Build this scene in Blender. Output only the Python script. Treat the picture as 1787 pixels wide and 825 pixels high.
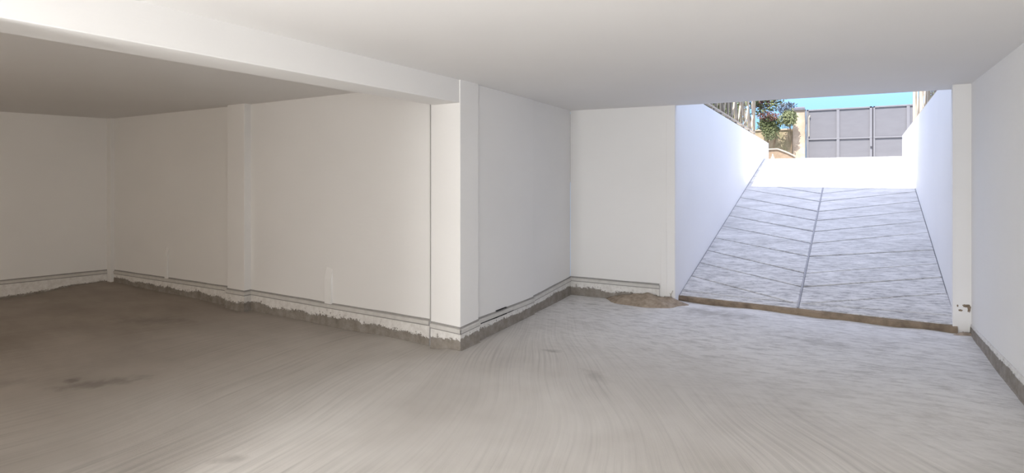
import bpy, bmesh, math, random
from mathutils import Vector, noise as mnoise
C = bpy.context.scene.collection
for o in list(bpy.data.objects): bpy.data.objects.remove(o)
random.seed(7)

# ------------------------------------------------------------------ camera
YAW = 0.55
cam_d = bpy.data.cameras.new('camera'); cam = bpy.data.objects.new('camera', cam_d); C.objects.link(cam)
cam.location = (0, 0, 1.6); cam.rotation_euler = (math.pi / 2, 0, YAW)
cam_d.sensor_fit = 'HORIZONTAL'; cam_d.sensor_width = 36.0
cam_d.lens = 36.0 * 955 / 1787; cam_d.shift_y = (305 - 412.5) / 1787
cam_d.clip_start = 0.05; cam_d.clip_end = 300
bpy.context.scene.camera = cam

# ------------------------------------------------------------------ sky, sun, lamps, exposure
SKY_HORIZON = (0.40, 0.83, 1.4, 1); SKY_ZENITH = (1.65, 1.78, 2.35, 1); SKY_STRENGTH = 1.1
SUN_DIR = Vector((0.075, 0.62, -1.0)); SUN_STRENGTH = 12.0
vs = bpy.context.scene.view_settings
vs.view_transform = 'Standard'; vs.look = 'None'; vs.gamma = 1.0; vs.exposure = 0.0; vs.use_curve_mapping = False

w = bpy.data.worlds.new('sky'); bpy.context.scene.world = w; w.use_nodes = True
nt = w.node_tree; nt.nodes.clear()
tc = nt.nodes.new('ShaderNodeTexCoord'); sx = nt.nodes.new('ShaderNodeSeparateXYZ')
rp = nt.nodes.new('ShaderNodeValToRGB'); bg = nt.nodes.new('ShaderNodeBackground'); wo = nt.nodes.new('ShaderNodeOutputWorld')
rp.color_ramp.elements[0].position = 0.08; rp.color_ramp.elements[0].color = SKY_HORIZON
rp.color_ramp.elements[1].position = 0.70; rp.color_ramp.elements[1].color = SKY_ZENITH
nt.links.new(tc.outputs['Generated'], sx.inputs[0]); nt.links.new(sx.outputs['Z'], rp.inputs[0])
nt.links.new(rp.outputs[0], bg.inputs[0]); bg.inputs[1].default_value = SKY_STRENGTH
nt.links.new(bg.outputs[0], wo.inputs[0])

sd = bpy.data.lights.new('sun', 'SUN'); sd.energy = SUN_STRENGTH; sd.angle = 0.009; sd.color = (1.0, 0.95, 0.88)
so = bpy.data.objects.new('sun', sd); C.objects.link(so); so.location = (0, -5, 20)
so.rotation_euler = SUN_DIR.to_track_quat('-Z', 'Y').to_euler()

def area(name, loc, direction, sx_, sy_, energy, color):
    d = bpy.data.lights.new(name, 'AREA'); d.shape = 'RECTANGLE'; d.size = sx_; d.size_y = sy_; d.energy = energy; d.color = color
    o = bpy.data.objects.new(name, d); C.objects.link(o); o.location = loc
    o.rotation_euler = Vector(direction).to_track_quat('-Z', 'Z').to_euler(); return o
# unseen fill lamps added behind and beside the camera to brighten room and bay
area('fill_rear', (0.3, -2.8, 1.2), (-0.1, 1, 0.0), 1.2, 1.8, 74, (0.95, 0.965, 1.0))
area('fill_left', (-2.8, -0.8, 1.35), (1, 0.55, 0.0), 1.6, 1.8, 218, (1.0, 1.0, 0.99))
area('fill_side', (2.1, 0.8, 1.25), (-1, 0.6, 0.0), 1.8, 1.9, 14, (1.0, 0.98, 0.95))
area('fill_bay', (-5.4, -2.8, 1.35), (-0.6, 1, 0.0), 1.6, 1.8, 78, (1.0, 0.88, 0.75))

# ------------------------------------------------------------------ materials
def nmat(name):
    m = bpy.data.materials.new(name); m.use_nodes = True
    t = m.node_tree; b = t.nodes['Principled BSDF']; b.inputs['Roughness'].default_value = 0.85
    b.inputs['Specular IOR Level'].default_value = 0.25
    return m, t, b
def nd(t, kind, **kw):
    n = t.nodes.new(kind)
    for k, v in kw.items():
        if k.startswith('i_'): n.inputs[int(k[2:])].default_value = v
        else: setattr(n, k, v)
    return n
def noise(t, scale, detail=4, rough=0.55, vec=None, dim='3D'):
    n = nd(t, 'ShaderNodeTexNoise'); n.inputs['Scale'].default_value = scale
    n.inputs['Detail'].default_value = detail; n.inputs['Roughness'].default_value = rough
    if vec is not None: t.links.new(vec, n.inputs['Vector'])
    return n.outputs['Fac']
def mapping(t, scale=(1, 1, 1), rot=(0, 0, 0), src='Object'):
    c = nd(t, 'ShaderNodeTexCoord'); m = nd(t, 'ShaderNodeMapping')
    m.inputs['Scale'].default_value = scale; m.inputs['Rotation'].default_value = rot
    t.links.new(c.outputs[src], m.inputs['Vector']); return m.outputs[0]
def math_(t, op, a, b=None, c=None, clamp=False):
    n = nd(t, 'ShaderNodeMath', operation=op); n.use_clamp = clamp
    for i, v in enumerate((a, b, c)):
        if v is None: continue
        if isinstance(v, (int, float)): n.inputs[i].default_value = v
        else: t.links.new(v, n.inputs[i])
    return n.outputs[0]
def ramp(t, fac, stops):
    r = nd(t, 'ShaderNodeValToRGB'); e = r.color_ramp.elements
    while len(e) < len(stops): e.new(0.5)
    for el, (p, c) in zip(e, stops): el.position = p; el.color = (c if len(c) == 4 else (*c, 1))
    t.links.new(fac, r.inputs[0]); return r.outputs[0]
def mix(t, fac, a, b, mode='MIX'):
    n = nd(t, 'ShaderNodeMix', data_type='RGBA', blend_type=mode)
    if isinstance(fac, (int, float)): n.inputs[0].default_value = fac
    else: t.links.new(fac, n.inputs[0])
    for i, v in ((6, a), (7, b)):
        if isinstance(v, tuple): n.inputs[i].default_value = v if len(v) == 4 else (*v, 1)
        else: t.links.new(v, n.inputs[i])
    return n.outputs[2]
def bump(t, b, h, strength=0.3, dist=0.01):
    n = nd(t, 'ShaderNodeBump'); n.inputs['Strength'].default_value = strength; n.inputs['Distance'].default_value = dist
    t.links.new(h, n.inputs['Height']); t.links.new(n.outputs[0], b.inputs['Normal'])
def simple(name, col, rough=0.8, var=0.06, scale=6, metal=0.0, bs=0.15, dark=None, stretch=(1, 1, 1)):
    m, t, b = nmat(name); v = mapping(t, stretch)
    n = noise(t, scale, 5, 0.6, v)
    lo = tuple(max(0, c * (1 - var * 2)) for c in col) if dark is None else dark
    t.links.new(ramp(t, n, [(0.3, lo), (0.62, col)]), b.inputs['Base Color'])
    b.inputs['Roughness'].default_value = rough; b.inputs['Metallic'].default_value = metal
    bump(t, b, noise(t, scale * 6, 4, 0.6, v), bs, 0.004)
    return m

M = {}
def plaster(name, col):
    m, t, b = nmat(name)
    big = noise(t, 0.8, 3, 0.5, mapping(t, (1, 1, 1.6)))
    lo = tuple(c * 0.965 for c in col)
    t.links.new(ramp(t, big, [(0.3, lo), (0.7, col)]), b.inputs['Base Color'])
    b.inputs['Roughness'].default_value = 0.75
    h = noise(t, 5, 5, 0.6, mapping(t, (1, 1, 5)))
    bump(t, b, h, 0.12, 0.01); return m
M['wall'] = plaster('white_plaster', (0.84, 0.83, 0.815))
M['ceiling'] = plaster('ceiling_plaster', (0.80, 0.785, 0.77))
M['rampwall'] = plaster('ramp_wall_paint', (0.83, 0.825, 0.83))

# wall foot: rough paint above, bare cement below, split by a ragged line (UV v = 0 at floor, 1 under the rail)
def wall_foot(name, line, amp, flake=0.5):
    m, t, b = nmat(name)
    uv = nd(t, 'ShaderNodeUVMap'); s = nd(t, 'ShaderNodeSeparateXYZ'); t.links.new(uv.outputs[0], s.inputs[0])
    mp = nd(t, 'ShaderNodeMapping'); t.links.new(uv.outputs[0], mp.inputs[0]); mp.inputs['Scale'].default_value = (1, 0.16, 1)
    v = mp.outputs[0]
    n1 = noise(t, 3.0, 2, 0.5, v); n2 = noise(t, 30, 6, 0.75, v)
    e = math_(t, 'ADD', s.outputs['Y'], math_(t, 'MULTIPLY', math_(t, 'SUBTRACT', n1, 0.5), amp * 1.6))
    e = math_(t, 'ADD', e, math_(t, 'MULTIPLY', math_(t, 'SUBTRACT', n2, 0.5), amp * 1.5))
    mask = math_(t, 'MULTIPLY', math_(t, 'SUBTRACT', e, line), 22, clamp=True)
    chips = noise(t, 38, 3, 0.6, v)
    near = math_(t, 'SUBTRACT', 1.0, math_(t, 'MULTIPLY', math_(t, 'SUBTRACT', e, line), 2.2), clamp=True)
    ch = math_(t, 'MULTIPLY', math_(t, 'SUBTRACT', math_(t, 'ADD', chips, math_(t, 'MULTIPLY', near, 0.20)), 0.75), 25, clamp=True)
    mask = math_(t, 'SUBTRACT', mask, ch, clamp=True)
    cem = ramp(t, noise(t, 9, 5, 0.7, v), [(0.3, (0.20, 0.175, 0.15)), (0.7, (0.36, 0.33, 0.295))])
    pnt = ramp(t, noise(t, 14, 4, 0.7, v), [(0.3, (0.64, 0.615, 0.58)), (0.6, (0.80, 0.785, 0.76))])
    t.links.new(mix(t, mask, cem, pnt), b.inputs['Base Color'])
    b.inputs['Roughness'].default_value = 0.9
    bump(t, b, math_(t, 'ADD', mask, math_(t, 'MULTIPLY', n2, 0.8)), 0.7, 0.006)
    return m
M['foot_a'] = wall_foot('ragged_wall_foot', 0.50, 0.46)
M['foot_left'] = wall_foot('ragged_wall_foot_left', 0.17, 0.22)
M['foot_right'] = wall_foot('ragged_wall_foot_right', 0.72, 0.20)
M['foot_mid'] = wall_foot('ragged_wall_foot_middle', 0.66, 0.32)
M['foot_ramp'] = wall_foot('ragged_wall_foot_pier', 0.22, 0.25)
M['rail'] = simple('painted_rail', (0.66, 0.64, 0.61), 0.7, 0.06, 12)
M['gap'] = simple('gap_shade_black', (0.03, 0.03, 0.03), 0.9)
M['recess_shade'] = simple('rail_recess_shade', (0.36, 0.345, 0.33), 0.9, 0.08, 15)  # grey paints the shade lines above and below the rail

# floor: brushed concrete, broom strokes fan out, a few stains
def floor_mat():
    m, t, b = nmat('brushed_concrete_floor')
    c = nd(t, 'ShaderNodeTexCoord'); s = nd(t, 'ShaderNodeSeparateXYZ'); t.links.new(c.outputs['Object'], s.inputs[0])
    dx = math_(t, 'SUBTRACT', s.outputs['X'], -4.3); dy = math_(t, 'SUBTRACT', s.outputs['Y'], 8.3)
    th = math_(t, 'ARCTAN2', dx, math_(t, 'MULTIPLY', dy, -1))
    r = math_(t, 'SQRT', math_(t, 'ADD', math_(t, 'POWER', dx, 2), math_(t, 'POWER', dy, 2)))
    warp = math_(t, 'MULTIPLY', noise(t, 0.5, 1, 0.5, c.outputs['Object']), 0.10)
    cb = nd(t, 'ShaderNodeCombineXYZ'); t.links.new(math_(t, 'MULTIPLY', math_(t, 'ADD', th, warp), 190), cb.inputs[0])
    t.links.new(math_(t, 'MULTIPLY', r, 0.8), cb.inputs[1])
    stroke = noise(t, 1.0, 3, 0.6, cb.outputs[0])
    # strokes across, beside the ramp
    st2 = math_(t, 'ADD', math_(t, 'MULTIPLY', noise(t, 3.2, 6, 0.72, mapping(t, (2.2, 8, 1), (0, 0, 0.22))), 0.6), math_(t, 'MULTIPLY', noise(t, 5.5, 6, 0.75, mapping(t, (1, 1.8, 1), (0, 0, -0.3))), 0.4))
    patch = noise(t, 0.75, 4, 0.6, mapping(t))
    pm = ramp(t, noise(t, 0.5, 2, 0.5, mapping(t, (1, 1, 1))), [(0.36, (0.25, 0.25, 0.25)), (0.6, (1, 1, 1))])
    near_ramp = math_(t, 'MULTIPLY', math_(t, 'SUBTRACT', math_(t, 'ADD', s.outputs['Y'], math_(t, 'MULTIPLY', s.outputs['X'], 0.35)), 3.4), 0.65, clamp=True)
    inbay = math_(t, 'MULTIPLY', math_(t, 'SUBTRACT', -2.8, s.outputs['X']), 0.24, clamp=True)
    h = math_(t, 'ADD', math_(t, 'MULTIPLY', math_(t, 'SUBTRACT', stroke, 0.5), math_(t, 'SUBTRACT', 1.0, near_ramp, clamp=True)),
              math_(t, 'MULTIPLY', math_(t, 'SUBTRACT', st2, 0.5), near_ramp))
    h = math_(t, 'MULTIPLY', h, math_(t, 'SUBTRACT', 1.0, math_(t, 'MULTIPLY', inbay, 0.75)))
    hs = mix(t, 1.0, h, pm, 'MULTIPLY')
    base = ramp(t, patch, [(0.28, (0.44, 0.41, 0.375)), (0.5, (0.54, 0.51, 0.475)), (0.72, (0.62, 0.595, 0.56))])
    bay = ramp(t, noise(t, 0.9, 5, 0.6, mapping(t, (0.8, 1.6, 1), (0, 0, 0.3))), [(0.3, (0.25, 0.205, 0.165)), (0.7, (0.41, 0.35, 0.295))])  # darker brown: the dimness of the bay is put into the colour
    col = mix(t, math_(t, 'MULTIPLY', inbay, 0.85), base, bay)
    near_lit_col = ramp(t, st2, [(0.36, (0.50, 0.485, 0.47)), (0.54, (0.82, 0.81, 0.80))])  # dusty pale concrete, with ramp light added into the colour
    col = mix(t, math_(t, 'MULTIPLY', near_ramp, 0.7), col, near_lit_col)
    sc = ramp(t, math_(t, 'ADD', math_(t, 'MULTIPLY', hs, 1.0), 0.5), [(0.25, (0.76, 0.76, 0.76)), (0.5, (1, 1, 1)), (0.8, (1.12, 1.12, 1.12))])
    col = mix(t, 1.0, col, sc, 'MULTIPLY')
    # stains: (x, y, radius x, radius y, rotation, darkness)
    wn = noise(t, 9, 4, 0.6, c.outputs['Object'])
    for (x, y, rx, ry, ro, k) in ((-4.87, 1.92, .30, .09, 0.9, .45), (-5.10, 1.83, .07, .05, 0.2, .6), (-5.5, 1.55, .22, .1, .8, .25), (-2.23, 4.30, .10, .05, 0.2, .45),
                                  (-1.63, 3.92, .16, .07, -.6, .3), (-6.5, 3.09, .4, .14, .5, .35), (-2.91, 1.76, .1, .04, .6, .3), (-1.25, 6.35, .45, .17, -.1, .4), (-0.2, 5.6, .35, .1, -.2, .25)):
        xx = math_(t, 'SUBTRACT', s.outputs['X'], x); yy = math_(t, 'SUBTRACT', s.outputs['Y'], y)
        u = math_(t, 'ADD', math_(t, 'MULTIPLY', xx, math.cos(ro) / rx), math_(t, 'MULTIPLY', yy, math.sin(ro) / rx))
        v = math_(t, 'ADD', math_(t, 'MULTIPLY', xx, -math.sin(ro) / ry), math_(t, 'MULTIPLY', yy, math.cos(ro) / ry))
        d = math_(t, 'SQRT', math_(t, 'ADD', math_(t, 'POWER', u, 2), math_(t, 'POWER', v, 2)))
        d = math_(t, 'ADD', d, math_(t, 'MULTIPLY', math_(t, 'SUBTRACT', wn, 0.5), 2.6))
        f = math_(t, 'MULTIPLY', math_(t, 'SUBTRACT', 1.25, d, clamp=True), k, clamp=True)
        col = mix(t, f, col, (0.17, 0.15, 0.13))
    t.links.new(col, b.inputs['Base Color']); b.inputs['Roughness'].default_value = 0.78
    fine = noise(t, 60, 3, 0.6, c.outputs['Object'])
    bump(t, b, math_(t, 'ADD', math_(t, 'MULTIPLY', hs, 1.0), math_(t, 'MULTIPLY', fine, 0.12)), 0.35, 0.012)
    return m
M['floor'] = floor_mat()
def slab_mat():
    m, t, b = nmat('ramp_concrete')
    n1 = noise(t, 2.2, 6, 0.7, mapping(t, (1, 3.2, 1))); n2 = noise(t, 8, 6, 0.75, mapping(t, (1, 4.5, 1), (0, 0, 0.1)))
    c1 = ramp(t, n1, [(0.3, (0.52, 0.51, 0.50)), (0.65, (0.72, 0.71, 0.70))])
    c2 = ramp(t, n2, [(0.36, (0.48, 0.48, 0.49)), (0.53, (1, 1, 1)), (0.8, (1.1, 1.1, 1.1))])
    # more dirt near the foot of the ramp
    g = nd(t, 'ShaderNodeNewGeometry'); s = nd(t, 'ShaderNodeSeparateXYZ'); t.links.new(g.outputs['Position'], s.inputs[0])
    k = math_(t, 'SUBTRACT', 1.0, math_(t, 'MULTIPLY', math_(t, 'SUBTRACT', s.outputs['Y'], 6.7), 0.24), clamp=True)
    col = mix(t, math_(t, 'ADD', math_(t, 'MULTIPLY', k, 0.7), 0.3), c1, c2, 'MULTIPLY')
    t.links.new(col, b.inputs['Base Color']); b.inputs['Roughness'].default_value = 0.85
    bump(t, b, n2, 0.35, 0.012); return m
M['slab'] = slab_mat()
M['joint'] = simple('ramp_joint', (0.27, 0.27, 0.29), 0.95, 0.15, 20)
M['nosing'] = simple('broken_concrete_edge', (0.30, 0.235, 0.17), 0.95, 0.3, 7, bs=0.6, dark=(0.15, 0.115, 0.085))
M['sand'] = simple('sandy_rubble', (0.42, 0.345, 0.27), 0.98, 0.2, 16, bs=0.7, dark=(0.24, 0.19, 0.145))
M['gate'] = simple('grey_gate_paint', (0.175, 0.175, 0.192), 0.6, 0.03, 3, bs=0.05)
M['gate_panel'] = simple('grey_gate_sheet', (0.145, 0.145, 0.160), 0.6, 0.04, 2, bs=0.05, stretch=(1, 1, 3))
M['gate_dark'] = simple('gate_gap', (0.05, 0.05, 0.06), 0.9)
M['masonry'] = simple('peeling_cream_render', (0.44, 0.36, 0.285), 0.95, 0.1, 2.2, dark=(0.27, 0.215, 0.16), bs=0.4)
M['garden_wall'] = simple('mossy_garden_wall', (0.33, 0.265, 0.185), 0.95, 0.2, 2.8, dark=(0.14, 0.135, 0.075), bs=0.4)
M['cap'] = simple('grey_pier_cap', (0.14, 0.14, 0.165), 0.8, 0.1, 6)
M['tan'] = simple('tan_stone', (0.29, 0.22, 0.16), 0.9, 0.15, 5)
M['lightstone'] = simple('pale_stone', (0.42, 0.38, 0.32), 0.9, 0.1, 5)
M['bamboo'] = simple('cream_painted_bars', (0.52, 0.44, 0.34), 0.65, 0.1, 3, stretch=(4, 4, 0.6))
M['bamboo_g'] = simple('weathered_grey_bars', (0.34, 0.30, 0.25), 0.7, 0.12, 3)
M['leaf'] = simple('green_leaves', (0.13, 0.15, 0.065), 0.7, 0.3, 1.5, dark=(0.05, 0.065, 0.03))
M['leaf_light'] = simple('pale_green_leaves', (0.20, 0.22, 0.115), 0.7, 0.2, 1.5, dark=(0.09, 0.11, 0.055))
M['leaf_grey'] = simple('blue_grey_leaves', (0.12, 0.13, 0.15), 0.7, 0.2, 3)
M['flower'] = simple('dusky_red_flowers', (0.17, 0.085, 0.08), 0.8, 0.2, 4)
M['stem'] = simple('woody_stems', (0.20, 0.15, 0.10), 0.9, 0.2, 8)
M['soil'] = simple('garden_soil', (0.30, 0.22, 0.15), 1.0, 0.2, 2)
M['paving'] = simple('forecourt_concrete', (0.58, 0.57, 0.55), 0.9, 0.08, 2)
M['facade'] = plaster('facade_render', (0.74, 0.72, 0.69))
M['housing'] = simple('frame_metal', (0.7, 0.7, 0.7), 0.5, 0.02)

# ------------------------------------------------------------------ helpers
def obj(name, verts, faces, mat, parent=None, smooth=False, uvs=None):
    me = bpy.data.meshes.new(name); me.from_pydata([tuple(v) for v in verts], [], faces)
    if uvs is not None:
        ul = me.uv_layers.new(name='UVMap')
        for p in me.polygons:
            for li in p.loop_indices: ul.data[li].uv = uvs[me.loops[li].vertex_index]
    if smooth:
        for p in me.polygons: p.use_smooth = True
    me.materials.append(mat)
    o = bpy.data.objects.new(name, me); C.objects.link(o)
    if parent: o.parent = parent
    return o
def tag(o, label=None, cat=None, group=None, kind=None):
    for k, v in (('label', label), ('category', cat), ('group', group), ('kind', kind)):
        if v: o[k] = v
    return o
def empty(name, loc):
    o = bpy.data.objects.new(name, None); C.objects.link(o); o.location = loc; o.empty_display_size = 0.1; return o
def put(o, parent):      # parent keeping world coordinates of the mesh
    o.parent = parent; o.matrix_parent_inverse = parent_inv(parent); return o
def parent_inv(p):
    from mathutils import Matrix
    m = Matrix.Translation(p.location)
    return m.inverted()
class MB:
    def __init__(s): s.v = []; s.f = []
    def box(s, x0, x1, y0, y1, z0, z1):
        return s.prism([(x0, y0), (x1, y0), (x1, y1), (x0, y1)], z0, z1)
    def prism(s, poly, z0, z1):   # z0 / z1 numbers or per-vertex lists
        n = len(poly); a = len(s.v)
        zb = z0 if hasattr(z0, '__len__') else [z0] * n; zt = z1 if hasattr(z1, '__len__') else [z1] * n
        s.v += [(x, y, z) for (x, y), z in zip(poly, zb)] + [(x, y, z) for (x, y), z in zip(poly, zt)]
        s.f += [tuple(a + i for i in reversed(range(n))), tuple(a + n + i for i in range(n))]
        s.f += [(a + i, a + (i + 1) % n, a + n + (i + 1) % n, a + n + i) for i in range(n)]
        return s
    def tube(s, pts, r, seg=6, r1=None):
        a = len(s.v); n = len(pts); pts = [Vector(p) for p in pts]
        for i, p in enumerate(pts):
            d = (pts[min(i + 1, n - 1)] - pts[max(i - 1, 0)]).normalized()
            u = d.cross(Vector((0.3, 1, 0.1))).normalized(); v = d.cross(u)
            rr = r if r1 is None else r + (r1 - r) * i / (n - 1)
            for k in range(seg):
                t = 2 * math.pi * k / seg; s.v.append(tuple(p + u * math.cos(t) * rr + v * math.sin(t) * rr))
        for i in range(n - 1):
            for k in range(seg):
                s.f.append((a + i * seg + k, a + i * seg + (k + 1) % seg, a + (i + 1) * seg + (k + 1) % seg, a + (i + 1) * seg + k))
        s.f.append(tuple(a + k for k in reversed(range(seg)))); s.f.append(tuple(a + (n - 1) * seg + k for k in range(seg)))
        return s
    def build(s, name, mat, parent=None, smooth=False, bevel=0):
        o = obj(name, s.v, s.f, mat, None, smooth)
        if parent: put(o, parent)
        if bevel:
            md = o.modifiers.new('bevel', 'BEVEL'); md.width = bevel; md.segments = 2; md.limit_method = 'ANGLE'
        return o

# ------------------------------------------------------------------ floor
FP = [(-9.8, 2.70, -.052), (-9.41, 3.83, .013), (-8.3, 3.86, .002), (-6.02, 3.92, -.013), (-4.63, 3.93, -.001), (-3.27, 3.94, .014), (-2.92, 3.88, .052), (-2.92, 4.15, .052),
      (-3.1, 6.5, .035), (-2.15, 6.6, .03), (-1.77, 6.8, .06), (-0.45, 6.65, .088), (.2, 6.57, .106), (.87, 6.5, .125), (.97, 6.44, .150), (.955, 5.94, .14), (.955, 4.66, .163), (.95, 3.5, .13),
      (-1.5, 2.4, .04), (-4, 1, .0), (-8, 0, -.03), (0, 0, .03), (0, -4, .03), (-5, -4, 0), (3, 1, .08), (-1.5, 4.5, .05)]
def fz(x, y):
    a = b = 0.0
    for X, Y, Z in FP:
        d2 = (x - X) ** 2 + (y - Y) ** 2 + 1e-4; wgt = d2 ** -1.5; a += wgt * Z; b += wgt
    return a / b
NX, NY = 150, 130; X0, X1, Y0, Y1 = -10.7, 4.2, -5.2, 6.95
vs_, fs_ = [], []
for j in range(NY + 1):
    for i in range(NX + 1):
        x = X0 + (X1 - X0) * i / NX; y = Y0 + (Y1 - Y0) * j / NY
        vs_.append((x, y, fz(x, y) + 0.004 * (mnoise.noise(Vector((x * 1.3, y * 1.3, 0))))))
for j in range(NY):
    for i in range(NX):
        a = j * (NX + 1) + i; fs_.append((a, a + 1, a + NX + 2, a + NX + 1))
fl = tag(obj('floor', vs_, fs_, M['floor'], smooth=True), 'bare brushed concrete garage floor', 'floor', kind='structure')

# ------------------------------------------------------------------ walls
ZC = 2.44
def wall(name, path, ztop, thick, mat, zb=-0.25, label=None):
    """slab standing behind the line (path left to right as seen from the room side)"""
    P = [Vector((x, y)) for x, y in path]; off = []
    for i, p in enumerate(P):
        ns = []
        if i > 0: d = (P[i] - P[i - 1]).normalized(); ns.append(Vector((-d.y, d.x)))
        if i < len(P) - 1: d = (P[i + 1] - P[i]).normalized(); ns.append(Vector((-d.y, d.x)))
        n = sum(ns, Vector((0, 0))); n = n / n.length_squared * len(ns) if len(ns) > 1 else ns[0]
        if len(ns) > 1: n = (ns[0] + ns[1]) / (1 + ns[0].dot(ns[1]))
        off.append(p + n * thick)
    m = MB(); nP = len(P)
    zt = ztop if hasattr(ztop, '__len__') else [ztop] * nP
    for i in range(nP - 1):
        m.prism([tuple(P[i]), tuple(P[i + 1]), tuple(off[i + 1]), tuple(off[i])], zb, [zt[i], zt[i + 1], zt[i + 1], zt[i]])
    return tag(m.build(name, mat), label, 'wall', kind='structure')
XA = -9.41
wall_left = wall('wall_left', [(-10.52, -3.1), (-9.60, 2.64), (-9.41, 3.83)], 2.60, 0.2, M['wall'], label='far left plaster wall of the dim bay')
wall_bay = wall('wall_rear_left', [(-9.41, 3.85), (-6.2, 3.93), (-3.310, 3.94)], 2.60, 0.2, M['wall'], label='rear plaster wall of the dim left bay')
# the block between the bay and the ramp side: front pier face and the long side wall
side = [(-2.915, 3.88), (-2.915, 4.16), (-2.945, 4.18), (-3.00, 5.35), (-3.02, 5.36), (-3.095, 6.51)]
m = MB(); poly = [(-3.262, 3.895)] + side + [(-3.262, 6.51)]
m.prism(poly, -0.25, 2.60)
wall_mid = tag(m.build('wall_middle', M['wall'], bevel=0.004), 'white plaster pier and side wall left of the ramp', 'wall', kind='structure')
wall_rear = wall('wall_rear', [(-3.095, 6.51), (-1.772, 6.66)], 2.60, 0.22, M['wall'], label='white plaster wall beside the foot of the ramp')
m = MB(); m.prism([(-1.868, 6.637), (-1.774, 6.648), (-1.774, 6.70), (-1.868, 6.70)], -0.1, 2.5)
put(m.build('corner_pilaster', M['wall'], bevel=0.003), wall_rear)
wall_right = wall('wall_right', [(0.972, 6.50), (0.955, 4.66), (0.945, 2.2), (1.145, 2.2)][:3], 2.60, 0.2, M['wall'], label='long right hand plaster wall')
m = MB(); m.prism([(.835, 6.50), (.972, 6.50), (1.2, 6.50), (1.2, 6.88), (.874, 6.88)], -0.1, 2.60)
pier = tag(m.build('trim_1', M['wall'], bevel=0.006), 'narrow plaster pier between right wall and ramp', 'pier', kind='structure')
# room behind the camera
wall('wall_front', [(2.9, -3.0), (-10.6, -3.0)], 2.60, 0.2, M['wall'], label='wall behind the camera')
wall('wall_far_right', [(2.7, 2.2), (2.7, -3.0)], 2.60, 0.2, M['wall'], label='wall of the side room to the right')
wall('wall_side_room', [(0.945, 2.2), (2.9, 2.2)], 2.60, 0.2, M['wall'], label='return wall of the side room')

m = MB(); m.prism([(-3.25, -3.0), (-2.93, -3.0), (-2.93, .55), (-3.25, .55)], -.2, 2.5)  # unseen, added to keep the rear lamp light off the far bay
tag(m.build('wall_light_block', M['wall']), 'unseen wall added under the beam to shade the bay', 'wall', kind='structure')
# pilasters and strips of the bay wall
m = MB(); m.box(-6.40, -6.055, 3.845, 4.05, -0.2, 2.5)
tag(m.build('trim_2', M['wall'], bevel=0.006), 'flat pilaster on the rear wall of the left bay', 'pilaster', kind='structure')
m = MB(); m.box(-9.50, -9.30, 3.80, 3.9, -0.1, 2.5)
tag(m.build('trim_3', M['wall'], bevel=0.004), 'slim corner strip where the two bay walls meet', 'pilaster', kind='structure')
def strip(x, y, ux, uy, nx, ny, z0, z1, wd, parent, th=0.014):
    """thin plastered conduit chase that fades out upwards"""
    m = MB(); pts = []
    a = (x - ux * wd / 2, y - uy * wd / 2); b = (x + ux * wd / 2, y + uy * wd / 2)
    vb = [(a[0], a[1]), (a[0] + nx * th, a[1] + ny * th), (b[0] + nx * th * .8, b[1] + ny * th * .8), (b[0], b[1])]
    n = len(m.v)
    m.v += [(p[0], p[1], z0) for p in vb] + [(p[0], p[1], z1 - 0.12) for p in vb] + [(p[0] - nx * th * .9 * (i in (1, 2)), p[1] - ny * th * .9 * (i in (1, 2)), z1) for i, p in enumerate(vb)]
    for L in (0, 4):
        for i in range(4): m.f.append((L + i, L + (i + 1) % 4, L + 4 + (i + 1) % 4, L + 4 + i))
    m.f.append((3, 2, 1, 0)); m.f.append((8, 9, 10, 11))
    o = m.build('conduit_cover', M['wall'])
    bm = bmesh.new(); bm.from_mesh(o.data); bmesh.ops.recalc_face_normals(bm, faces=bm.faces); bm.to_mesh(o.data); bm.free()
    put(o, parent)
strip(-7.86, 3.888, 1, 0, 0, -1, .20, .62, .05, wall_bay, .03)
strip(-4.68, 3.935, 1, 0, 0, -1, .24, .62, .09, wall_bay, .03)
strip(-1.90, 6.645, 1, 0, 0, -1, .22, 1.02, .07, wall_rear, .02)

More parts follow.
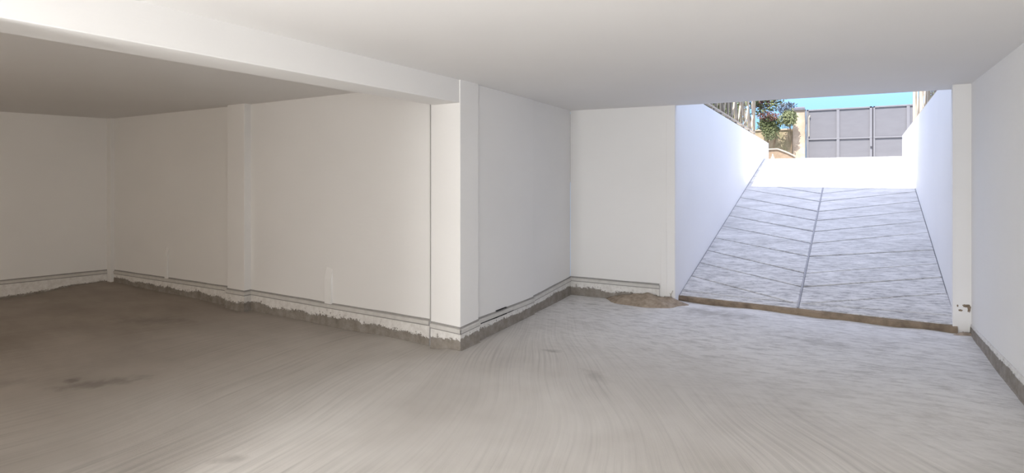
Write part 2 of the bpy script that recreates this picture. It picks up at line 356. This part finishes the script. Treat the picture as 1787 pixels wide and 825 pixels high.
# wall foot with projecting rail: profile swept along each wall line
def sweep_foot(name, path, ztops, matf, label, wig=0.0, rail=True, out0=0.0):
    """path: room-side line left to right; ztops: height of the rail top at each node"""
    P = [Vector(p) for p in path]; L = [0]
    for i in range(1, len(P)): L.append(L[-1] + (P[i] - P[i - 1]).length)
    samples = []
    for i in range(len(P) - 1):
        n = max(1, int((L[i + 1] - L[i]) / 0.05))
        for k in range(n + (i == len(P) - 2)):
            t = k / n; samples.append((P[i].lerp(P[i + 1], t), ztops[i] + (ztops[i + 1] - ztops[i]) * t, L[i] + (L[i + 1] - L[i]) * t, i if t == 0 else None))
    nrm = []
    for i in range(len(P)):
        ns = []
        if i > 0: d = (P[i] - P[i - 1]).normalized(); ns.append(Vector((d.y, -d.x)))
        if i < len(P) - 1: d = (P[i + 1] - P[i]).normalized(); ns.append(Vector((d.y, -d.x)))
        nrm.append(ns[0] if len(ns) == 1 else (ns[0] + ns[1]) / (1 + ns[0].dot(ns[1])))
    def normal_at(l):
        for i in range(len(P)):
            if abs(l - L[i]) < 1e-6: return nrm[i]
        for i in range(len(P) - 1):
            if L[i] < l < L[i + 1]:
                d = (P[i + 1] - P[i]).normalized(); return Vector((d.y, -d.x))
        return nrm[-1]
    fv, ff, fu = [], [], []; uv_, lv, lf = [], [], []; rv, rf = [], []; cv, cf = [], []
    for (p, zt, l, _) in samples:
        n = normal_at(l); f0 = fz(p.x, p.y) - 0.01
        j = wig * mnoise.noise(Vector((l * 2.2, 3.1, 0)))
        hb = zt - 0.052 if rail else zt
        rows = [(0.028, f0), (0.012 + 0.006 * mnoise.noise(Vector((l * 9, 0, 0))), f0 + 0.016), (0.011, f0 + (hb - f0) * .35), (0.009, f0 + (hb - f0) * .7), (0.006, hb), (-0.02, hb)]
        for o_, z in rows:
            q = p + n * (o_ + out0); fv.append((q.x, q.y, z)); fu.append((l * 1.0, (z - f0) / max(0.01, (hb - f0))))
        if rail:
            uv_.append(1)
            for o_, z in ((0.004, zt - 0.060), (0.0125, zt - 0.058), (0.0125, zt - 0.050), (0.004, zt - .049)):
                q = p + n * (o_ + out0); lv.append((q.x, q.y, z))
            for o_, z in ((0.0, zt - 0.050), (0.017, zt - 0.048 + j * .2), (0.020, zt - 0.018 + j * .3), (0.015, zt - 0.014), (0.0, zt - 0.012)):
                q = p + n * (o_ + out0); rv.append((q.x, q.y, z))
            for o_, z in ((0.004, zt - 0.014), (0.005, zt + 0.004 + j), (-0.01, zt + 0.006 + j)):
                q = p + n * (o_ + out0); cv.append((q.x, q.y, z))
    for i in range(len(samples) - 1):
        for k in range(5): a = i * 6 + k; ff.append((a, a + 6, a + 7, a + 1))
        for k in range(4): a = i * 5 + k; rf.append((a, a + 5, a + 6, a + 1))
        for k in range(3): a = i * 4 + k; lf.append((a, a + 4, a + 5, a + 1))
        for k in range(2): a = i * 3 + k; cf.append((a, a + 3, a + 4, a + 1))
    base = tag(obj(name, fv, ff, matf, smooth=False, uvs=fu), label, 'baseboard', kind='structure')
    if rail:
        obj('rail', rv, rf, M['rail'], base); obj('rail_recess_shade', cv, cf, M['recess_shade'], base); obj('rail_shadow_line', lv, lf, M['recess_shade'], base)  # the two grey strips are painted shade lines
    return base
sweep_foot('baseboard_left', [(-10.36, -2.1), (-9.60, 2.64), (-9.415, 3.80)], [.20, .199, .187], M['foot_left'], 'painted foot of the far left wall, almost down to the floor', wig=.004)
sweep_foot('baseboard_rear_left', [(-9.30, 3.853), (-6.40, 3.925), (-6.40, 3.845), (-6.055, 3.845), (-6.055, 3.932), (-3.310, 3.94)],
           [.186, .228, .228, .232, .232, .256], M['foot_a'], 'rail and ragged cement foot along the rear wall of the left bay', wig=.006)
sweep_foot('baseboard_pier', [(-3.258, 3.895), (-2.9035, 3.88)], [.254, .250], M['foot_a'], 'rail and ragged cement foot of the square pier under the beam end', wig=.002)
tag(MB().prism([(-3.40, 3.985), (-3.264, 3.985), (-3.264, 4.03), (-3.40, 4.03)], -.1, 2.3).build('trim_4', M['rail']), 'dark open joint between bay wall and pier', 'joint', kind='structure')
bm_ = sweep_foot('baseboard_middle', [(-2.915, 3.8685), (-2.915, 4.16), (-2.945, 4.18), (-3.00, 5.35), (-3.02, 5.36), (-3.095, 6.51)],
           [.250, .260, .260, .232, .232, .268], M['foot_mid'], 'rail with dark gap over bare cement foot of the side wall', wig=.006)
sweep_foot('baseboard_rear', [(-3.095, 6.51), (-1.955, 6.63)], [.272, .266], M['foot_a'], 'rail and ragged foot of the wall beside the ramp', wig=.006)
sweep_foot('baseboard_right', [(.972, 6.50), (.955, 4.66), (.945, 2.2)], [.225, .32, .34], M['foot_right'], 'bare cement strip below flaking paint on the right wall', rail=False)

# black strips painting the shade of open gaps along the side wall rail
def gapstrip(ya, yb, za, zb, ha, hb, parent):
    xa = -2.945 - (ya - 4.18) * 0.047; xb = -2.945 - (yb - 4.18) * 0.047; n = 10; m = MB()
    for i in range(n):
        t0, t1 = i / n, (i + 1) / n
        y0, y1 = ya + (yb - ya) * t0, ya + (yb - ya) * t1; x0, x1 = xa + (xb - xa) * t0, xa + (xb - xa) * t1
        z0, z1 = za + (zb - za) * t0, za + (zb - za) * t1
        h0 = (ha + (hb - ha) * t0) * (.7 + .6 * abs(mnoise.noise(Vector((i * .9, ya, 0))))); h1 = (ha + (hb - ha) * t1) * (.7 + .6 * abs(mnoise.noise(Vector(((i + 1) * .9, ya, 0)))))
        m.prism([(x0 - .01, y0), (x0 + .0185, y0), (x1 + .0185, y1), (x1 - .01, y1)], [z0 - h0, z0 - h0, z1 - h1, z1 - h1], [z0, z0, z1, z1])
    put(m.build('gap_shade_strip', M['gap']), parent)
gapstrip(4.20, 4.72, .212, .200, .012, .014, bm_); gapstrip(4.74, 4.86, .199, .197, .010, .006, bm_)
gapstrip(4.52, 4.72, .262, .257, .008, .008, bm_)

# ------------------------------------------------------------------ ceiling, beam, building above
EDGE = [(-12.0, 6.45), (-1.772, 6.70), (.874, 6.86), (8.0, 7.2)]
m = MB(); m.prism([(-12, -5.3), (8.0, -5.3)] + EDGE[::-1], ZC, ZC + 0.26)
tag(m.build('ceiling', M['ceiling']), 'smooth white plaster ceiling', 'ceiling', kind='structure')
m = MB(); m.prism([(-3.235, -5.0), (-2.925, -5.0), (-2.925, 3.89), (-3.235, 3.90)], 2.238, ZC + 0.05)
tag(m.build('beam', M['wall'], bevel=0.005), 'deep white plastered beam across the ceiling', 'beam', kind='structure')
m = MB(); m.prism([(-14, -8), (9, -8), (9, 5.5), (6, 6.0), (-4, 7.0), (-14, 6.9)], ZC + 0.26, 9.0)
tag(m.build('building', M['facade']), 'rendered building standing over the garage', 'building', kind='structure')

# ------------------------------------------------------------------ ramp
def rz(x, y):
    zl = .124 + (y - 6.80) * .2649; zr = .200 + (y - 6.50) * .2462
    t = (x + 1.772) / 2.644; return zl + (zr - zl) * t
def xl(y): return -1.772 + (y - 6.80) * 0.0193
def xr(y): return .872 + (y - 6.50) * 0.0193
def xc(y): return -.46 + (y - 6.75) * 0.0173
TOP = 13.75
rampo = tag(empty('ramp', (-.45, 6.62, .1)), 'concrete vehicle ramp climbing to the gate', 'ramp', kind='structure')
def front(x): return 6.80 + (x + 1.772) * (6.50 - 6.80) / 2.644
# bed below the slabs, seen in the joints
m = MB(); N = 12
for i in range(N):
    ya, yb = 6.9 + (TOP - 6.9) * i / N, 6.9 + (TOP - 6.9) * (i + 1) / N
    pl = [(xl(ya) - .05, ya), (xr(ya) + .05, ya), (xr(yb) + .05, yb), (xl(yb) - .05, yb)]
    m.prism(pl, [rz(*p) - .3 for p in pl], [rz(*p) - .010 for p in pl])
pl = [(xl(6.8), front(xl(6.8)) + .03), (-.45, front(-.45) + .03), (xr(6.5), front(xr(6.5)) + .03), (xr(6.9) , 6.9), (xl(6.9), 6.9)]
m.prism(pl, -.1, [rz(*p) - .010 for p in pl]); m.build('bed', M['joint'], rampo)
M['centre'] = simple('centre_joint_mortar', (0.42, 0.42, 0.44), 0.95, 0.1, 14)
m = MB(); w_ = .0075
for i in range(N):
    ya, yb = 6.70 + (TOP - 6.70) * i / N, 6.70 + (TOP - 6.70) * (i + 1) / N
    pl = [(xc(ya) - w_, ya), (xc(ya) + w_, ya), (xc(yb) + w_, yb), (xc(yb) - w_, yb)]
    m.prism(pl, [rz(*p) - .02 for p in pl], [rz(*p) - .006 for p in pl])
m.build('centre_joint', M['centre'], rampo)
def clip(poly, f):   # keep f(p) >= 0
    out = []
    for i in range(len(poly)):
        a, b = poly[i], poly[(i + 1) % len(poly)]; fa, fb = f(a), f(b)
        if fa >= 0: out.append(a)
        if (fa >= 0) != (fb >= 0):
            t = fa / (fa - fb); out.append((a[0] + (b[0] - a[0]) * t, a[1] + (b[1] - a[1]) * t))
    return out
def slab(poly, g=.010):
    # inset a convex polygon by g, give it a top with a small chamfer
    n = len(poly); cx = sum(p[0] for p in poly) / n; cy = sum(p[1] for p in poly) / n
    def inset(d):
        q = list(poly)
        for i in range(n):
            a, b = poly[i], poly[(i + 1) % n]; e = Vector((b[0] - a[0], b[1] - a[1]))
            if e.length < 1e-5: continue
            e.normalize(); nn = Vector((-e.y, e.x))
            if nn.dot(Vector((cx - a[0], cy - a[1]))) < 0: nn = -nn
            q = clip(q, lambda p: nn.dot(Vector((p[0] - a[0], p[1] - a[1]))) - d)
            if len(q) < 3: return []
        return q
    lo, hi = inset(g), inset(g + .005)
    if len(lo) < 3 or len(hi) != len(lo): return
    dz = random.uniform(-.0015, .0015); k = len(lo)
    v = [(x, y, rz(x, y) - .02) for x, y in lo] + [(x, y, rz(x, y) - .004 + dz) for x, y in lo] + [(x, y, rz(x, y) + dz) for x, y in hi]
    f = [tuple(2 * k + i for i in range(k))]
    for L_ in (0, k):
        f += [(L_ + i, L_ + (i + 1) % k, L_ + k + (i + 1) % k, L_ + k + i) for i in range(k)]
    o = obj('slab', v, f, M['slab']); put(o, rampo)
    bm = bmesh.new(); bm.from_mesh(o.data); bmesh.ops.recalc_face_normals(bm, faces=bm.faces)
    if bm.faces and max(bm.faces, key=lambda q: q.calc_area()).normal.z < 0: bmesh.ops.reverse_faces(bm, faces=bm.faces)
    bm.to_mesh(o.data); bm.free()
CY = [6.75, 7.185, 7.575, 8.11, 8.58, 9.05, 9.535, 9.98, 10.51, 10.98, 11.46, 11.94, 12.42, 12.9, 13.38, 13.86]
def band_l(x): return 6.93 + (x + 1.76) * (6.775 - 6.93) / 1.3
def band_r(x): return 6.775 + (x + .46) * (6.70 - 6.775) / 1.33
SL_L = [.62, .62, .68, .64, .70, .74, .77, .84, .82, .82]; SL_R = [.44, .42, .42, .33, .49, .50, .50, .54, .55, .55]
for sgn, xs, bf, SL in ((-1, xl, band_l, SL_L), (1, xr, band_r, SL_R)):
    def region():
        if sgn < 0: return [(xl(6.8), 6.5), (xc(6.6), 6.5), (xc(TOP), TOP), (xl(TOP), TOP)]
        return [(xc(6.6), 6.3), (xr(6.4), 6.3), (xr(TOP), TOP), (xc(TOP), TOP)]
    slope = lambda k: SL[min(k, 9)] / (1.3 if sgn < 0 else 1.32)
    def gy(k, x): return CY[k] + abs(x - xc(CY[k])) * slope(k)
    # front band
    q = clip(clip(region(), lambda p: p[1] - front(p[0]) - .0), lambda p: bf(p[0]) - p[1]); slab(q)
    q = clip(clip(region(), lambda p: p[1] - bf(p[0])), lambda p: gy(0, p[0]) - p[1]); slab(q, .005)
    for k in range(len(CY)):
        q = clip(region(), lambda p: p[1] - gy(k, p[0]))
        if k + 1 < len(CY): q = clip(q, lambda p: gy(k + 1, p[0]) - p[1])
        if len(q) >= 3: slab(q)
# rough front edge
v, f = [], []; N = 90
for i in range(N + 1):
    x = xl(6.8) + (xr(6.5) - xl(6.8)) * i / N; y = front(x); zt = rz(x, y) - .001; zb = fz(x, y - .03) - .02
    n1 = mnoise.noise(Vector((x * 6, 0, 5))) * .014; n2 = mnoise.noise(Vector((x * 11, 4, 1))) * .010; n3 = mnoise.noise(Vector((x * 17, 4, 8))) * .008
    for (yy, zz) in ((y + .02, zt), (y + .002 + n3, zt - .005 + n3 * .3), (y - .012 + n1, zt - .02), (y - .014 + n2, (zt + zb) / 2), (y - .008 + n1, zb)): v.append((x, yy, zz))
for i in range(N):
    for k in range(4): a = i * 5 + k; f.append((a, a + 1, a + 6, a + 5))
put(obj('broken_edge', v, f, M['nosing']), rampo)
# ramp side walls
def rampwall(name, P0, P1, zt0, zt1, out, label):
    m = MB(); n = 1
    a, b = P0, P1
    m.prism([(a[0], a[1]), (b[0], b[1]), (b[0] + out, b[1]), (a[0] + out, a[1])], -.3, [zt0, zt1, zt1, zt0])
    return tag(m.build(name, M['rampwall'], bevel=0.008), label, 'wall', kind='structure')
wl = rampwall('wall_ramp_left', (-1.770, 6.66), (xl(14.50), 14.50), 2.66, 2.365, -.22, 'white side wall on the left of the ramp')
wr = rampwall('wall_ramp_right', (xr(6.88), 6.88), (xr(14.85), 14.85), 2.625, 2.475, .22, 'white side wall on the right of the ramp')

# ------------------------------------------------------------------ ground outside
m = MB()
m.prism([(xl(TOP) - .05, TOP), (xr(TOP) + .05, TOP), (6, TOP + 1.2), (9, 22), (9, 40), (-12, 40), (-12, 22), (-4, TOP + 1.0)], 1.7, 1.965)
tag(m.build('forecourt', M['paving']), 'sunlit concrete forecourt between the ramp top and the gate', 'paving', kind='structure')
m = MB(); m.prism([(-1.99, 6.95), (xl(14.5) - .22, 14.5), (-4, 14.6), (-14, 21.5), (-14, 6.95)], 1.5, [2.45, 2.2, 2.15, 2.1, 2.45])
m2 = m; tag(m2.build('garden_bed', M['soil']), 'raised garden soil behind the left ramp wall', 'soil', kind='structure')
m = MB(); m.prism([(1.1, 7.3), (12, 7.3), (12, 21.5), (5, 14.9), (xr(14.85) + .22, 14.85)], 1.5, [2.45, 2.45, 2.1, 2.15, 2.3])
tag(m.build('garden_bed', M['soil']), 'raised garden soil behind the right ramp wall', 'soil', kind='structure')

# ------------------------------------------------------------------ gate
GY = 22.0
gate = tag(empty('double_gate', (.72, GY, 1.965)), 'tall grey sheet metal double gate at the top of the ramp', 'gate')
for x0, x1, mids in ((-1.222, .708, [-.28]), (.738, 2.68, [1.69])):
    st = MB()
    for a, b in ((x0, x0 + .05), (x1 - .075, x1)): st.box(a, b, GY - .04, GY + .02, 2.0, 3.90)
    for a in mids: st.box(a - .045, a + .045, GY - .04, GY + .02, 2.0, 3.87)
    st.box(x0, x1, GY - .04, GY + .02, 3.85, 3.90); st.box(x0, x1, GY - .045, GY + .02, 2.83, 2.875); st.box(x0, x1, GY - .04, GY + .02, 2.0, 2.06)
    leaf = st.build('leaf_frame', M['gate'], gate, bevel=0.006)
    xs = [x0 + .05] + [mids[0] - .045, mids[0] + .045] + [x1 - .075]
    for a, b in ((xs[0], xs[1]), (xs[2], xs[3])):
        for za, zb in ((2.06, 2.83), (2.875, 3.85)):
            p = MB().box(a - .01, b + .01, GY - .004, GY + .004, za - .01, zb + .01).build('panel', M['gate_panel'], leaf)
            p.matrix_parent_inverse.identity()
MB().box(-1.256, -1.226, GY - .03, GY + .03, 1.97, 3.90).build('hinge_post', M['gate'], gate)
lock = MB().box(.655, .70, GY - .065, GY - .04, 2.50, 2.56).build('lock', M['gate_dark'], gate, bevel=.004)
MB().box(.706, .740, GY + .0, GY + .01, 2.0, 3.88).build('meeting_strip', M['gate_dark'], gate)
for x in (-1.17, ):
    m = MB(); m.tube([(x + .01, GY - .07, 2.95), (x + .01, GY - .07, 3.62)], .014, 8); m.tube([(x + .01, GY - .07, 3.62), (x + .04, GY - .07, 3.70)], .02, 8)
    m.box(x - .005, x + .025, GY - .07, GY - .03, 3.0, 3.03); m.box(x - .005, x + .025, GY - .07, GY - .03, 3.5, 3.53)
    o = m.build('pull_bar', M['lightstone'], gate); o['label'] = 'slim white vertical bar on the left leaf'

# masonry pier beside the gate, with cap
pr = tag(empty('gate_pier', (-1.44, 21.9, 1.965)), 'cream rendered gate pier with peeling paint and grey cap', 'pier')
v, f = [], []; nz = 14
for k in range(nz + 1):
    z = 1.95 + (3.87 - 1.95) * k / nz
    for (x, y) in ((-1.66, 21.72), (-1.272, 21.72), (-1.272, 22.1), (-1.66, 22.1)):
        v.append((x + mnoise.noise(Vector((z * 3, x, y))) * .012, y + mnoise.noise(Vector((z * 2.4, x, y + 9))) * .012, z))
for k in range(nz):
    for i in range(4): a = k * 4; f.append((a + i, a + (i + 1) % 4, a + 4 + (i + 1) % 4, a + 4 + i))
f.append((nz * 4, nz * 4 + 1, nz * 4 + 2, nz * 4 + 3)); put(obj('shaft', v, f, M['masonry']), pr)
MB().prism([(-1.69, 21.67), (-1.268, 21.67), (-1.268, 22.15), (-1.69, 22.15)], 3.87, 3.93).build('cap', M['cap'], pr, bevel=.01)
MB().prism([(-1.66, 21.72), (-1.275, 21.72), (-1.30, 22.1), (-1.60, 22.1)], 3.93, [3.96, 3.96, 4.03, 4.03]).build('cap_tile', M['cap'], pr, bevel=.01)
# garden wall behind the plants
gw = tag(empty('garden_wall', (-3.4, 21.9, 1.965)), 'low mossy plastered garden wall left of the gate pier', 'wall')
v, f = [], []; nx = 24; nz = 6
for j in range(2):
    for k in range(nz + 1):
        for i in range(nx + 1):
            x = -6 + (4.33) * i / nx; z = 1.95 + (1.28 + .04 * mnoise.noise(Vector((x * 2, 0, 0)))) * k / nz
            v.append((x, 21.8 + .22 * j + .02 * mnoise.noise(Vector((x * 3, z * 3, j))), z))
S = (nx + 1) * (nz + 1)
for k in range(nz):
    for i in range(nx): a = k * (nx + 1) + i; f.append((a, a + 1, a + nx + 2, a + nx + 1)); f.append((S + a, S + a + nx + 1, S + a + nx + 2, S + a + 1))
for i in range(nx): a = nz * (nx + 1) + i; f.append((a, a + 1, S + a + 1, S + a))
put(obj('masonry', v, f, M['garden_wall']), gw)
MB().box(-6, -1.72, 21.76, 22.06, 3.20, 3.25).build('coping', M['masonry'], gw, bevel=.01)
# tan stone edging in front of it
tr = tag(empty('stone_planter', (-1.7, 18.2, 1.965)), 'low tan stone planter edge with a pale rim beside the ramp top', 'planter')
MB().prism([(-2.5, 17.5), (-1.72, 17.5), (-1.30, 17.5), (-1.30, 18.0), (-1.72, 18.0), (-2.5, 18.0)], 1.95, [2.30, 2.325, 2.12, 2.12, 2.325, 2.30]).build('body', M['tan'], tr, bevel=.015)
m = MB(); m.tube([(-2.52, 17.48, 2.315), (-2.1, 17.48, 2.335), (-1.72, 17.48, 2.345), (-1.45, 17.48, 2.23), (-1.28, 17.48, 2.13)], .022, 8); m.build('rim', M['lightstone'], tr)
m = MB(); m.v = []; n = 8
prof = [(.0, .0), (.055, .0), (.06, .06), (.045, .13), (.02, .17), (.015, .22), (.0, .23)]
for r_, z_ in prof:
    for k in range(n): m.v.append((-1.80 + r_ * math.cos(k * math.pi / 4), 17.0 + r_ * math.sin(k * math.pi / 4), 1.965 + z_))
for j in range(len(prof) - 1):
    for k in range(n): m.f.append((j * n + k, j * n + (k + 1) % n, (j + 1) * n + (k + 1) % n, (j + 1) * n + k))
tag(m.build('bottle', M['lightstone'], smooth=True), 'tiny pale bottle standing by the end of the left ramp wall', 'bottle')

# ------------------------------------------------------------------ fences on the ramp walls
def fence(name, xf, ys, z_of, mat_a, mat_b, label, height=1.35, dense=True):
    root = tag(empty(name, (xf(ys[-1]), ys[-1], z_of(ys[-1]))), label, 'fence')
    w_ = .035
    for k in range(len(ys)):
        y = ys[k]; x = xf(y); last = k == len(ys) - 1
        r = .026 if last else .02
        zb = z_of(y)
        MB().box(x - r, x + r, y - r, y + r, zb - .01, zb + height).build('post', mat_a, root, bevel=.004)
    m = MB(); a, b = ys[0], ys[-1]
    for zo in (.085, height - .03):
        m.prism([(xf(a) - .02, a), (xf(a) + .02, a), (xf(b) + .02, b), (xf(b) - .02, b)], [z_of(a) + zo] * 2 + [z_of(b) + zo] * 2, [z_of(a) + zo + .03] * 2 + [z_of(b) + zo + .03] * 2)
        m.build('bottom_rail' if zo < .5 else 'top_rail', mat_a, root); m = MB()
    for k in range(len(ys) - 1):
        y0, y1 = ys[k], ys[k + 1]; L_ = y1 - y0
        for q in range(2 if dense else 1):
            c = y0 + L_ * (.28 + .44 * q if dense else .36); hw = L_ * .20
            for sg in (-1, 1):      # bowed bars that make tall pointed ovals
                pts = []
                for i in range(13):
                    t = i / 12; yy = c + sg * hw * math.sin(math.pi * t) * (1 if q == 0 else .95) ; zz = z_of(yy) + .10 + (height - .14) * t
                    pts.append((xf(yy), yy, zz))
                mm = MB().tube(pts, .017 if dense else .012, 6); mm.build('bowed_bar', mat_a if sg > 0 else mat_b, root, smooth=True)
        for q in range(3 if dense else 1):          # crossing wave bars
            pts = []
            for i in range(13):
                t = i / 12; yy = y0 + L_ * (q * .44 + .06 + .1 * (q == 0) + (0 if dense else .45)) + L_ * .12 * math.sin(math.pi * 2 * t + q); zz = z_of(yy) + .10 + (height - .14) * t
                yy = min(max(yy, y0 + .03), y1 - .03); pts.append((xf(yy), yy, zz))
            MB().tube(pts, .012, 6).build('wavy_bar', mat_b, root, smooth=True)
        y = (y0 + y1) / 2 if dense else y0 + L_ * .12
        MB().box(xf(y) - .012, xf(y) + .012, y - .02, y + .02, z_of(y) + .1, z_of(y) + height).build('picket', mat_a, root)
        for y in (y0 + L_ * .12, y0 + L_ * .55):
            MB().box(xf(y) - .02, xf(y) + .02, y - .03, y + .03, z_of(y) - .01, z_of(y) + .09).build('stub', mat_b, root)
zL = lambda y: 2.66 + (y - 6.70) * (2.365 - 2.66) / 7.8
zR = lambda y: 2.625 + (y - 6.88) * (2.475 - 2.625) / 7.97
fence('railing', lambda y: xl(y) - .09, [7.6, 8.95, 10.2, 11.5, 12.95], zL, M['bamboo'], M['bamboo_g'], 'cream railing with bowed bars on top of the left ramp wall')
fence('railing', lambda y: xr(y) + .09, [7.6, 8.9, 10.2, 11.5, 12.85], zR, M['bamboo'], M['bamboo_g'], 'weathered railing with bowed bars on top of the right ramp wall', dense=False)

# ------------------------------------------------------------------ plants
def leaves(center, radii, count, size, mat, name, parent, seed=0, droop=0.0, long=2.2, kind=True):
    rnd = random.Random(seed); v, f = [], []
    for _ in range(count):
        while True:
            p = Vector((rnd.uniform(-1, 1), rnd.uniform(-1, 1), rnd.uniform(-1, 1)))
            if .25 < p.length < 1: break
        lump = 1 + .35 * mnoise.noise(p * 2.3 + Vector((seed, 0, 0)))
        c = Vector(center) + Vector((p.x * radii[0], p.y * radii[1], p.z * radii[2])) * lump
        d = Vector((rnd.gauss(0, 1), rnd.gauss(0, 1), rnd.gauss(0, .8) - droop)).normalized()
        sdir = d.cross(Vector((rnd.gauss(0, 1), rnd.gauss(0, 1), rnd.gauss(0, 1)))).normalized()
        s = size * rnd.uniform(.6, 1.3); nrm = d.cross(sdir) * s * .15; a = len(v)
        v += [c, c + d * s * long * .5 + sdir * s * .5 + nrm, c + d * s * long, c + d * s * long * .5 - sdir * s * .5 + nrm]
        f.append((a, a + 1, a + 2, a + 3))
    o = obj(name, v, f, mat)
    if parent: put(o, parent)
    if kind: o['kind'] = 'stuff'
    return o
def stems(base, tips, parent, r=.02, mat=None):
    for tp in tips:
        b = Vector(base); e = Vector(tp); mid = b.lerp(e, .5) + Vector((.06, 0, .1))
        MB().tube([b, b.lerp(mid, .5), mid, mid.lerp(e, .5) , e], r, 6, r * .4).build('stem', mat or M['stem'], parent, smooth=True)
# climber hanging over the garden wall
b1 = tag(empty('flowering_shrub', (-2.35, 21.4, 1.965)), 'green shrub with dusky red flowers left of the gate pier', 'shrub')
stems((-2.35, 21.4, 1.965), [(-2.6, 21.3, 3.5), (-2.1, 21.3, 3.6), (-2.2, 21.2, 3.1)], b1, .03)
leaves((-2.36, 21.2, 3.40), (.36, .35, .34), 1500, .045, M['leaf'], 'foliage', b1, 3, .6)
leaves((-2.32, 21.15, 3.15), (.28, .3, .32), 500, .04, M['leaf_light'], 'pale_foliage', b1, 5, 1.2)
leaves((-2.34, 20.9, 3.64), (.36, .15, .17), 260, .05, M['flower'], 'flowers', b1, 8, 0, 1.3)
b2 = tag(empty('hanging_shrub', (-1.74, 21.5, 1.965)), 'bright green drooping shrub against the gate pier on a thin bare stem', 'shrub')
stems((-1.72, 21.55, 1.965), [(-1.74, 21.5, 3.4)], b2, .028); stems((-1.73, 21.5, 2.75), [(-1.95, 21.5, 3.0)], b2, .018)
leaves((-1.74, 21.3, 3.60), (.26, .25, .28), 1100, .04, M['leaf_light'], 'foliage', b2, 11, 1.0)
b3 = tag(empty('spiky_plant', (-1.95, 22.4, 1.965)), 'grey green plant with thin upright branches above the garden wall', 'plant')
stems((-1.95, 22.4, 1.965), [(-2.0 + .09 * i, 22.4, 4.15 + .05 * (i % 3)) for i in range(-2, 4)], b3, .02, M['leaf_grey'])
leaves((-1.9, 22.4, 3.98), (.32, .25, .25), 420, .03, M['leaf_grey'], 'foliage', b3, 15, -.8, 4)
b4 = tag(empty('red_tree', (-3.0, 23.2, 1.965)), 'tree with reddish crown behind the garden wall', 'tree')
stems((-3.0, 23.2, 1.965), [(-2.9, 23.2, 4.4), (-3.4, 23.2, 4.5)], b4, .05)
leaves((-2.85, 23.2, 4.55), (.5, .5, .42), 700, .06, M['flower'], 'red_foliage', b4, 21, 0, 1.5)
leaves((-2.7, 23.1, 4.4), (.7, .5, .5), 800, .06, M['leaf'], 'foliage', b4, 22, 0)
# hedges behind the railings
for i, (x, y, rx, ry, rz_, n, mt, lab) in enumerate((
    (-2.75, 8.9, .55, 1.1, 1.0, 2600, 'leaf', 'dark hedge bush behind the near end of the left railing'),
    (-2.85, 11.4, .5, 1.0, 1.0, 2200, 'leaf_light', 'pale green bush behind the middle of the left railing'),
    (-2.95, 14.4, .5, 1.1, .95, 2200, 'leaf', 'green bush behind the far end of the left railing'),
    (-3.0, 16.9, .55, 1.0, 1.3, 2600, 'leaf_light', 'tall pale bush between the left railing and the garden wall'),
    (-3.5, 19.4, .6, .9, 1.4, 2600, 'leaf', 'tall dark bush in the back corner by the garden wall'),
    (2.05, 17.6, .3, .7, 1.3, 1300, 'leaf_light', 'slim yellow green shrub seen through the right railing'),
    (2.0, 8.9, .5, .9, .75, 1300, 'leaf_light', 'yellow green bush behind the right railing'),
    (2.3, 11.6, .4, .6, .4, 500, 'leaf', 'small bush behind the far end of the right railing'))):
    bz = 2.3; r = tag(empty('bush', (x, y, bz)), lab, 'bush')
    stems((x, y, bz - .05), [(x - .2, y - .3, bz + .8), (x + .2, y + .3, bz + .9)], r, .03)
    leaves((x, y, bz + 1.0), (rx, ry, rz_), n, .055, M[mt], 'foliage', r, 40 + i, .2)

# ------------------------------------------------------------------ rubble by the ramp foot
def mound(name, cx, cy, rx, ry, h, label, seed):
    v, f = [], []; n, rn = 40, 12
    v.append((cx, cy, fz(cx, cy) + h))
    for j in range(1, rn + 1):
        for i in range(n):
            a = 2 * math.pi * i / n; rr = j / rn; k = 1 + .22 * mnoise.noise(Vector((math.cos(a) * 1.7, math.sin(a) * 1.7, seed)))
            x = cx + rx * rr * k * math.cos(a); y = min(cy + ry * rr * k * math.sin(a), 6.495 + (x + 3.095) * .1134 if x < 0 else 6.495)
            z = fz(x, y) - .006 + h * max(0, (1 - rr ** 1.6)) * (1 + .25 * mnoise.noise(Vector((x * 7, y * 7, seed)))) + .012 * mnoise.noise(Vector((x * 22, y * 22, seed))) * (1 - rr)
            v.append((x, y, z))
    for i in range(n): f.append((0, 1 + i, 1 + (i + 1) % n))
    for j in range(rn - 1):
        for i in range(n): a = 1 + j * n; f.append((a + i, a + n + i, a + n + (i + 1) % n, a + (i + 1) % n))
    return tag(obj(name, v, f, M['sand'], smooth=True), label, 'rubble', kind='stuff')
heap = mound('sand_heap', -2.12, 6.56, .50, .24, .12, 'low heap of sandy rubble swept against the wall left of the ramp', 2)
mound('sand_heap', .90, 6.42, .09, .06, .03, 'crumbs of brown mortar at the foot of the narrow right pier', 5)
# scraps standing in the heap
sc = MB()
for (x, y, dx, h) in ((-1.90, 6.60, .03, .10), (-1.83, 6.62, .05, .16), (-1.79, 6.64, -.03, .12)):
    sc.tube([(x, y - .03, fz(x, y)), (x + dx * .4, y - .03, fz(x, y) + h * .6), (x + dx, y - .04, fz(x, y) + h)], .004, 5)
put(sc.build('straw_stalks', M['lightstone']), heap)

# paint scars on the pier by the ramp
def scar(cx, y, cz, rx, rz2, seed):
    v, f = [(cx, y - .004, cz)], []; n = 18
    for i in range(n):
        a = 2 * math.pi * i / n; k = 1 + .6 * mnoise.noise(Vector((math.cos(a) * 2, math.sin(a) * 2, seed)))
        v.append((cx + rx * k * math.cos(a), y - .001, cz + rz2 * k * math.sin(a)))
    for i in range(n): f.append((0, 1 + i, 1 + (i + 1) % n))
    put(obj('paint_scar', v, f, M['nosing']), pier)
scar(.935, 6.50, .39, .028, .014, 1); scar(.955, 6.50, .37, .012, .035, 2); scar(.893, 6.50, .345, .016, .009, 3); scar(.872, 6.50, .385, .006, .012, 4)
